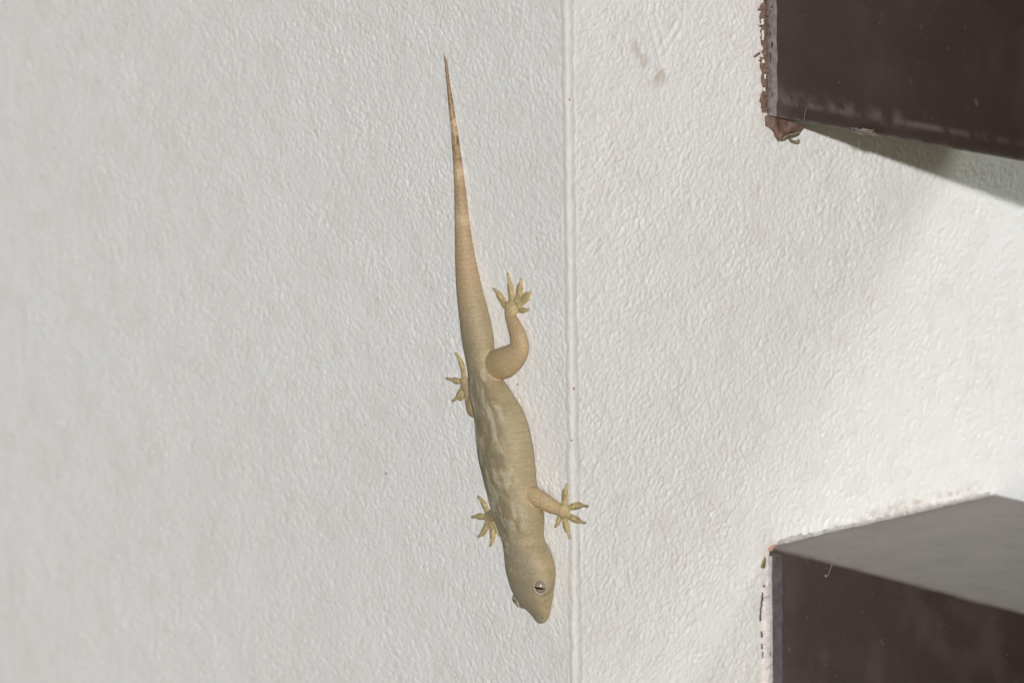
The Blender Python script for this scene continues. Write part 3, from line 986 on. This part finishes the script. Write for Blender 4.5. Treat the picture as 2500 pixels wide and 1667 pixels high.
def dist_to(samples):
    best = np.full(nv, 1e9)
    from mathutils.kdtree import KDTree
    pts = np.vstack([c for c, _ in samples]); rad_ = np.concatenate([r for _, r in samples])
    for s0 in range(0, nv, 20000):
        blk = co[s0:s0 + 20000]
        d = np.sqrt(((blk[:, None, :] - pts[None, ::2, :]) ** 2).sum(-1)) / rad_[None, ::2]
        best[s0:s0 + 20000] = d.min(1)
    return best


dl, dt = dist_to(limb_samples), dist_to(toe_samples)
out_tr = sstep(0.92, 1.15, np.hypot(lat, np.maximum(vh - ic(sec[:, 3]) * .78, 0) / np.maximum(ic(sec[:, 3]), 1e-5) * 0))
limbw = sstep(1.5, 1.02, dl) * sstep(0.72, 1.25, np.abs(lat))
toew = sstep(1.7, 1.1, dt) * sstep(0.95, 1.1, np.abs(lat))
lx = lat * np.interp(row, (125, 700, 1000, 1520), (1.5, 4, 6.5, 5.0))   # lateral millimetres
n1 = fbm(lx * 0.85 + 3, smm * 0.30, 201, 4)
n2 = fbm(lx * 0.6, smm * 0.35, 205, 4)
n3 = fbm(lx * 2.2, smm * 2.2, 209, 3)
C3 = lambda *c: np.array(c)[None, :]
mixv = lambda a, b_, f: a + (b_ - a) * f[:, None]
olive, sand = C3(0.350, 0.302, 0.205), C3(0.430, 0.350, 0.205)
colr = np.repeat(olive, nv, 0)
tailw = sstep(900, 640, row)
colr = mixv(colr, C3(0.45, 0.335, 0.205), tailw)
colr = mixv(colr, C3(0.50, 0.415, 0.255), sstep(0.1, 0.95, lat) * 0.8 * (1 - tailw))  # trunk lighter towards the corner
# streaks of pale and dark on the back
bodyw = sstep(860, 920, row) * sstep(1340, 1260, row)
colr = mixv(colr, C3(0.62, 0.57, 0.43), 0.55 * bodyw * sstep(0.53, 0.63, n1) * sstep(1.0, 0.7, np.abs(lat)))
colr = mixv(colr, C3(0.215, 0.17, 0.10), 0.42 * bodyw * sstep(0.48, 0.36, n1) * sstep(0.95, 0.55, np.abs(lat)))
colr = mixv(colr, C3(0.25, 0.205, 0.125), 0.35 * bodyw * np.exp(-((lat + 0.10) / 0.13) ** 2) * sstep(0.35, 0.65, n2))
# head: greyer, with pale spots on the nape
headw = sstep(1290, 1370, row)
colr = mixv(colr, C3(0.385, 0.328, 0.235), headw * 0.85)
f1, _ = worley(lx * 0.55, smm * 0.42, 213)
nape = sstep(1270, 1310, row) * sstep(1420, 1370, row) * sstep(0.5, -0.2, lat)
colr = mixv(colr, C3(0.56, 0.50, 0.35), 0.75 * nape * sstep(0.34, 0.16, f1))
colr = mixv(colr, C3(0.54, 0.43, 0.24), headw * 0.7 * sstep(0.55, 1.0, lat))  # head lighter towards the corner
colr = mixv(colr, C3(0.28, 0.245, 0.165), headw * 0.45 * sstep(-0.35, -0.95, lat))  # head darker on the side away from the corner
# tail: cross bands, dark flecks, brown tip
band = 0.5 + 0.5 * np.sin(smm * 0.62 + 2.4 * n2 + 1.0)
colr = mixv(colr, C3(0.58, 0.46, 0.30), 0.65 * sstep(640, 540, row) * sstep(0.66, 0.92, band))
colr = mixv(colr, C3(0.30, 0.20, 0.105), 0.5 * sstep(560, 420, row) * sstep(0.4, 0.1, band))
f1, _ = worley(lx * 1.2, smm * 0.55, 217)
colr = mixv(colr, C3(0.15, 0.085, 0.045), 0.8 * sstep(460, 340, row) * sstep(0.42, 0.22, f1) * (0.4 + 0.6 * sstep(.4, .6, n3)))
colr = mixv(colr, C3(0.23, 0.155, 0.095), 0.75 * sstep(300, 180, row))
colr = mixv(colr, C3(0.30, 0.225, 0.125), 0.5 * tailw * sstep(0.0, -0.9, lat) * sstep(.3, .7, n2))  # tail darker on the side away from the corner
# limbs and toes
colr = mixv(colr, C3(0.50, 0.372, 0.215), limbw * 0.85)
tw = toew
colr = mixv(colr, C3(0.53, 0.435, 0.225), tw * 0.85)
colr = mixv(colr, C3(0.27, 0.23, 0.12), 0.55 * tw * sstep(0.62, 0.75, fbm(va * 2200, vz * 2200, 231, 3)))
colr = colr * (0.90 + 0.20 * n3)[:, None]
fold = 0.5 + 0.5 * np.sin(smm * 2 * math.pi / 0.95 + 2.2 * lat * lat + 1.5 * n2)     # fine transverse scale rows
colr = colr * (1 - 0.10 * sstep(0.55, 0.95, fold) * np.maximum(tailw, 0.5 * (1 - headw)))[:, None]
colr = colr * (0.86 + 0.10 * np.maximum(np.maximum(tailw, limbw), tw))[:, None]
colr = colr * np.array([1.0, 0.995, 0.99])[None]
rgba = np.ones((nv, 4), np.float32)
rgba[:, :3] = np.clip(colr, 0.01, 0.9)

gz = float(hit(1318, 1500, NL)[2])
gk = thing('gecko', 'pale tan house gecko clinging head-down beside the corner of the wall', 'gecko', (hit(1240, 1100, NL) @ LD) * LD + gz * ZD)
nrmv = np.empty(nv * 3, np.float32)
body.vertices.foreach_get('normal', nrmv)
nrmv = nrmv.reshape(-1, 3)
disp = 0.6 * (0.00005 * (fold - 0.5) * np.maximum(tailw, 0.35) * (1 - tw) * (1 - limbw) + 0.00016 * (n2 - 0.5) * bodyw * (1 - tw))
co = co + nrmv * disp[:, None]
body.vertices.foreach_set('co', co.reshape(-1).astype(np.float32))
at = body.attributes.new('skin_color', 'FLOAT_COLOR', 'POINT')
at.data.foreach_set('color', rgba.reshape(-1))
body.update()

m, nt, b = mat('gecko_skin')
a = nt.nodes.new('ShaderNodeAttribute')
a.attribute_name = 'skin_color'
f = noise(nt, 1800, 3, 0.6)
c = mixcol(nt, ramp(nt, f, 0.25, 0.75), (0.90, 0.90, 0.90), (1.08, 1.07, 1.06))
mu = nt.nodes.new('ShaderNodeMix')
mu.data_type = 'RGBA'
mu.blend_type = 'MULTIPLY'
mu.inputs[0].default_value = 1.0
nt.links.new(a.outputs['Color'], mu.inputs[6])
nt.links.new(c, mu.inputs[7])
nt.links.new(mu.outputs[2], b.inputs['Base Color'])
b.inputs['Roughness'].default_value = 0.55
b.inputs['Specular IOR Level'].default_value = 0.35
b.inputs['Subsurface Weight'].default_value = 0.25
b.inputs['Subsurface Radius'].default_value = (1.0, 0.55, 0.25)
b.inputs['Subsurface Scale'].default_value = 0.0006
tc = nt.nodes.new('ShaderNodeTexCoord')
vo = node(nt, 'ShaderNodeTexVoronoi', Scale=2100)
nt.links.new(tc.outputs['Object'], vo.inputs['Vector'])
bump(nt, b, vo.outputs['Distance'], 0.55, 0.00014)
M['skin'] = m
gb = link('body', body, M['skin'], gk)

# eyes
m, nt, b = mat('gecko_iris')
f = noise(nt, 1500, 4, 0.7, None, 0.8)
c = mixcol(nt, ramp(nt, f, 0.3, 0.7), (0.20, 0.155, 0.115), (0.42, 0.33, 0.26))
nt.links.new(c, b.inputs['Base Color'])
b.inputs['Roughness'].default_value = 0.25
b.inputs['Coat Weight'].default_value = 1.0
b.inputs['Coat Roughness'].default_value = 0.03
M['iris'] = m
M['pupil'] = simple('gecko_pupil', (0.006, 0.005, 0.005), 0.15, 0.1)
M['lid'] = simple('gecko_eyelid', (0.42, 0.375, 0.29), 0.5, 0.2, 2500, 0.0001)
M['nostril'] = simple('gecko_nostril', (0.03, 0.012, 0.006), 0.8)
bvb = BVHTree.FromPolygons([tuple(v) for v in co], [tuple(p.vertices) for p in body.polygons])
for (P, n) in eyes:
    q, qn, _, _ = bvb.ray_cast(Vector(P + n * 0.004), Vector(-n))
    if q is None:
        q = Vector(P)
    q = np.array(q)
    e1 = ZD - (ZD @ n) * n
    e1 /= np.linalg.norm(e1)
    e2 = np.cross(n, e1)
    RE = 0.00180
    cen = q - n * (RE * 0.72)
    V, F = [cen + n * RE], []
    ns, nk = 12, 28
    for i in range(1, ns + 1):
        p_ = 1.35 * i / ns
        for k in range(nk):
            t_ = 2 * math.pi * k / nk
            V.append(cen + RE * (math.cos(p_) * n + math.sin(p_) * (0.82 * math.cos(t_) * e2 + math.sin(t_) * e1)))
    F = [(0, 1 + k, 1 + (k + 1) % nk) for k in range(nk)]
    for i in range(ns - 1):
        for k in range(nk):
            F.append((1 + i * nk + k, 1 + (i + 1) * nk + k, 1 + (i + 1) * nk + (k + 1) % nk, 1 + i * nk + (k + 1) % nk))
    eye = link('eye', mesh_from('eye', V, F), M['iris'], gk)
    eye['label'] = 'brown glossy eye with a narrow slit pupil'
    # slit pupil, across the head
    V, F = [], []
    K = 17
    for i in range(K):
        s = -1 + 2 * i / (K - 1)
        x = 0.76 * s
        hw_ = 0.11 * (1 - abs(s) ** 3) + 0.03 * (abs(math.sin(s * 5)))*(1 - abs(s)) + 0.004
        for sg in (-1, 1):
            X, Y = x * RE * 0.9, (sg * hw_ + 0.07 * s) * RE
            Zc = math.sqrt(max(RE ** 2 * 1.006 - X * X - Y * Y, 0))
            V.append(cen + e2 * X + e1 * Y + n * (Zc + 0.00001))
    F = [(2 * i, 2 * i + 1, 2 * i + 3, 2 * i + 2) for i in range(K - 1)]
    pu = link('pupil', mesh_from('pupil', V, F), M['pupil'], gk)
    pu.parent = eye
    pu.matrix_parent_inverse = Matrix.Translation(-gk.location) @ Matrix.Identity(4)
    pu.matrix_parent_inverse = eye.matrix_parent_inverse.copy()
    pu.matrix_parent_inverse = Matrix.Identity(4)
    # eyelid ring
    V, F = [], []
    nk, nr_ = 36, 10
    for k in range(nk):
        t_ = 2 * math.pi * k / nk
        dv = 0.82 * math.cos(t_) * e2 + math.sin(t_) * e1
        for j in range(nr_):
            p_ = 2 * math.pi * j / nr_
            V.append(cen + dv * (RE * 0.93 + 0.00021 * math.cos(p_)) + n * (RE * 0.46 + 0.00026 * math.sin(p_)))
    for k in range(nk):
        for j in range(nr_):
            F.append((k * nr_ + j, ((k + 1) % nk) * nr_ + j, ((k + 1) % nk) * nr_ + (j + 1) % nr_, k * nr_ + (j + 1) % nr_))
    link('eyelid', mesh_from('eyelid', V, F), M['lid'], gk)
q, qn, _, _ = bvb.ray_cast(Vector(CAM), Vector(ray(1322.5, 1506.5)).normalized())
if q is not None:
    link('nostril', blob_mesh('nostril', np.array(q), np.array(qn), LD, .00034, .00026, .00004, 9), M['nostril'], gk)
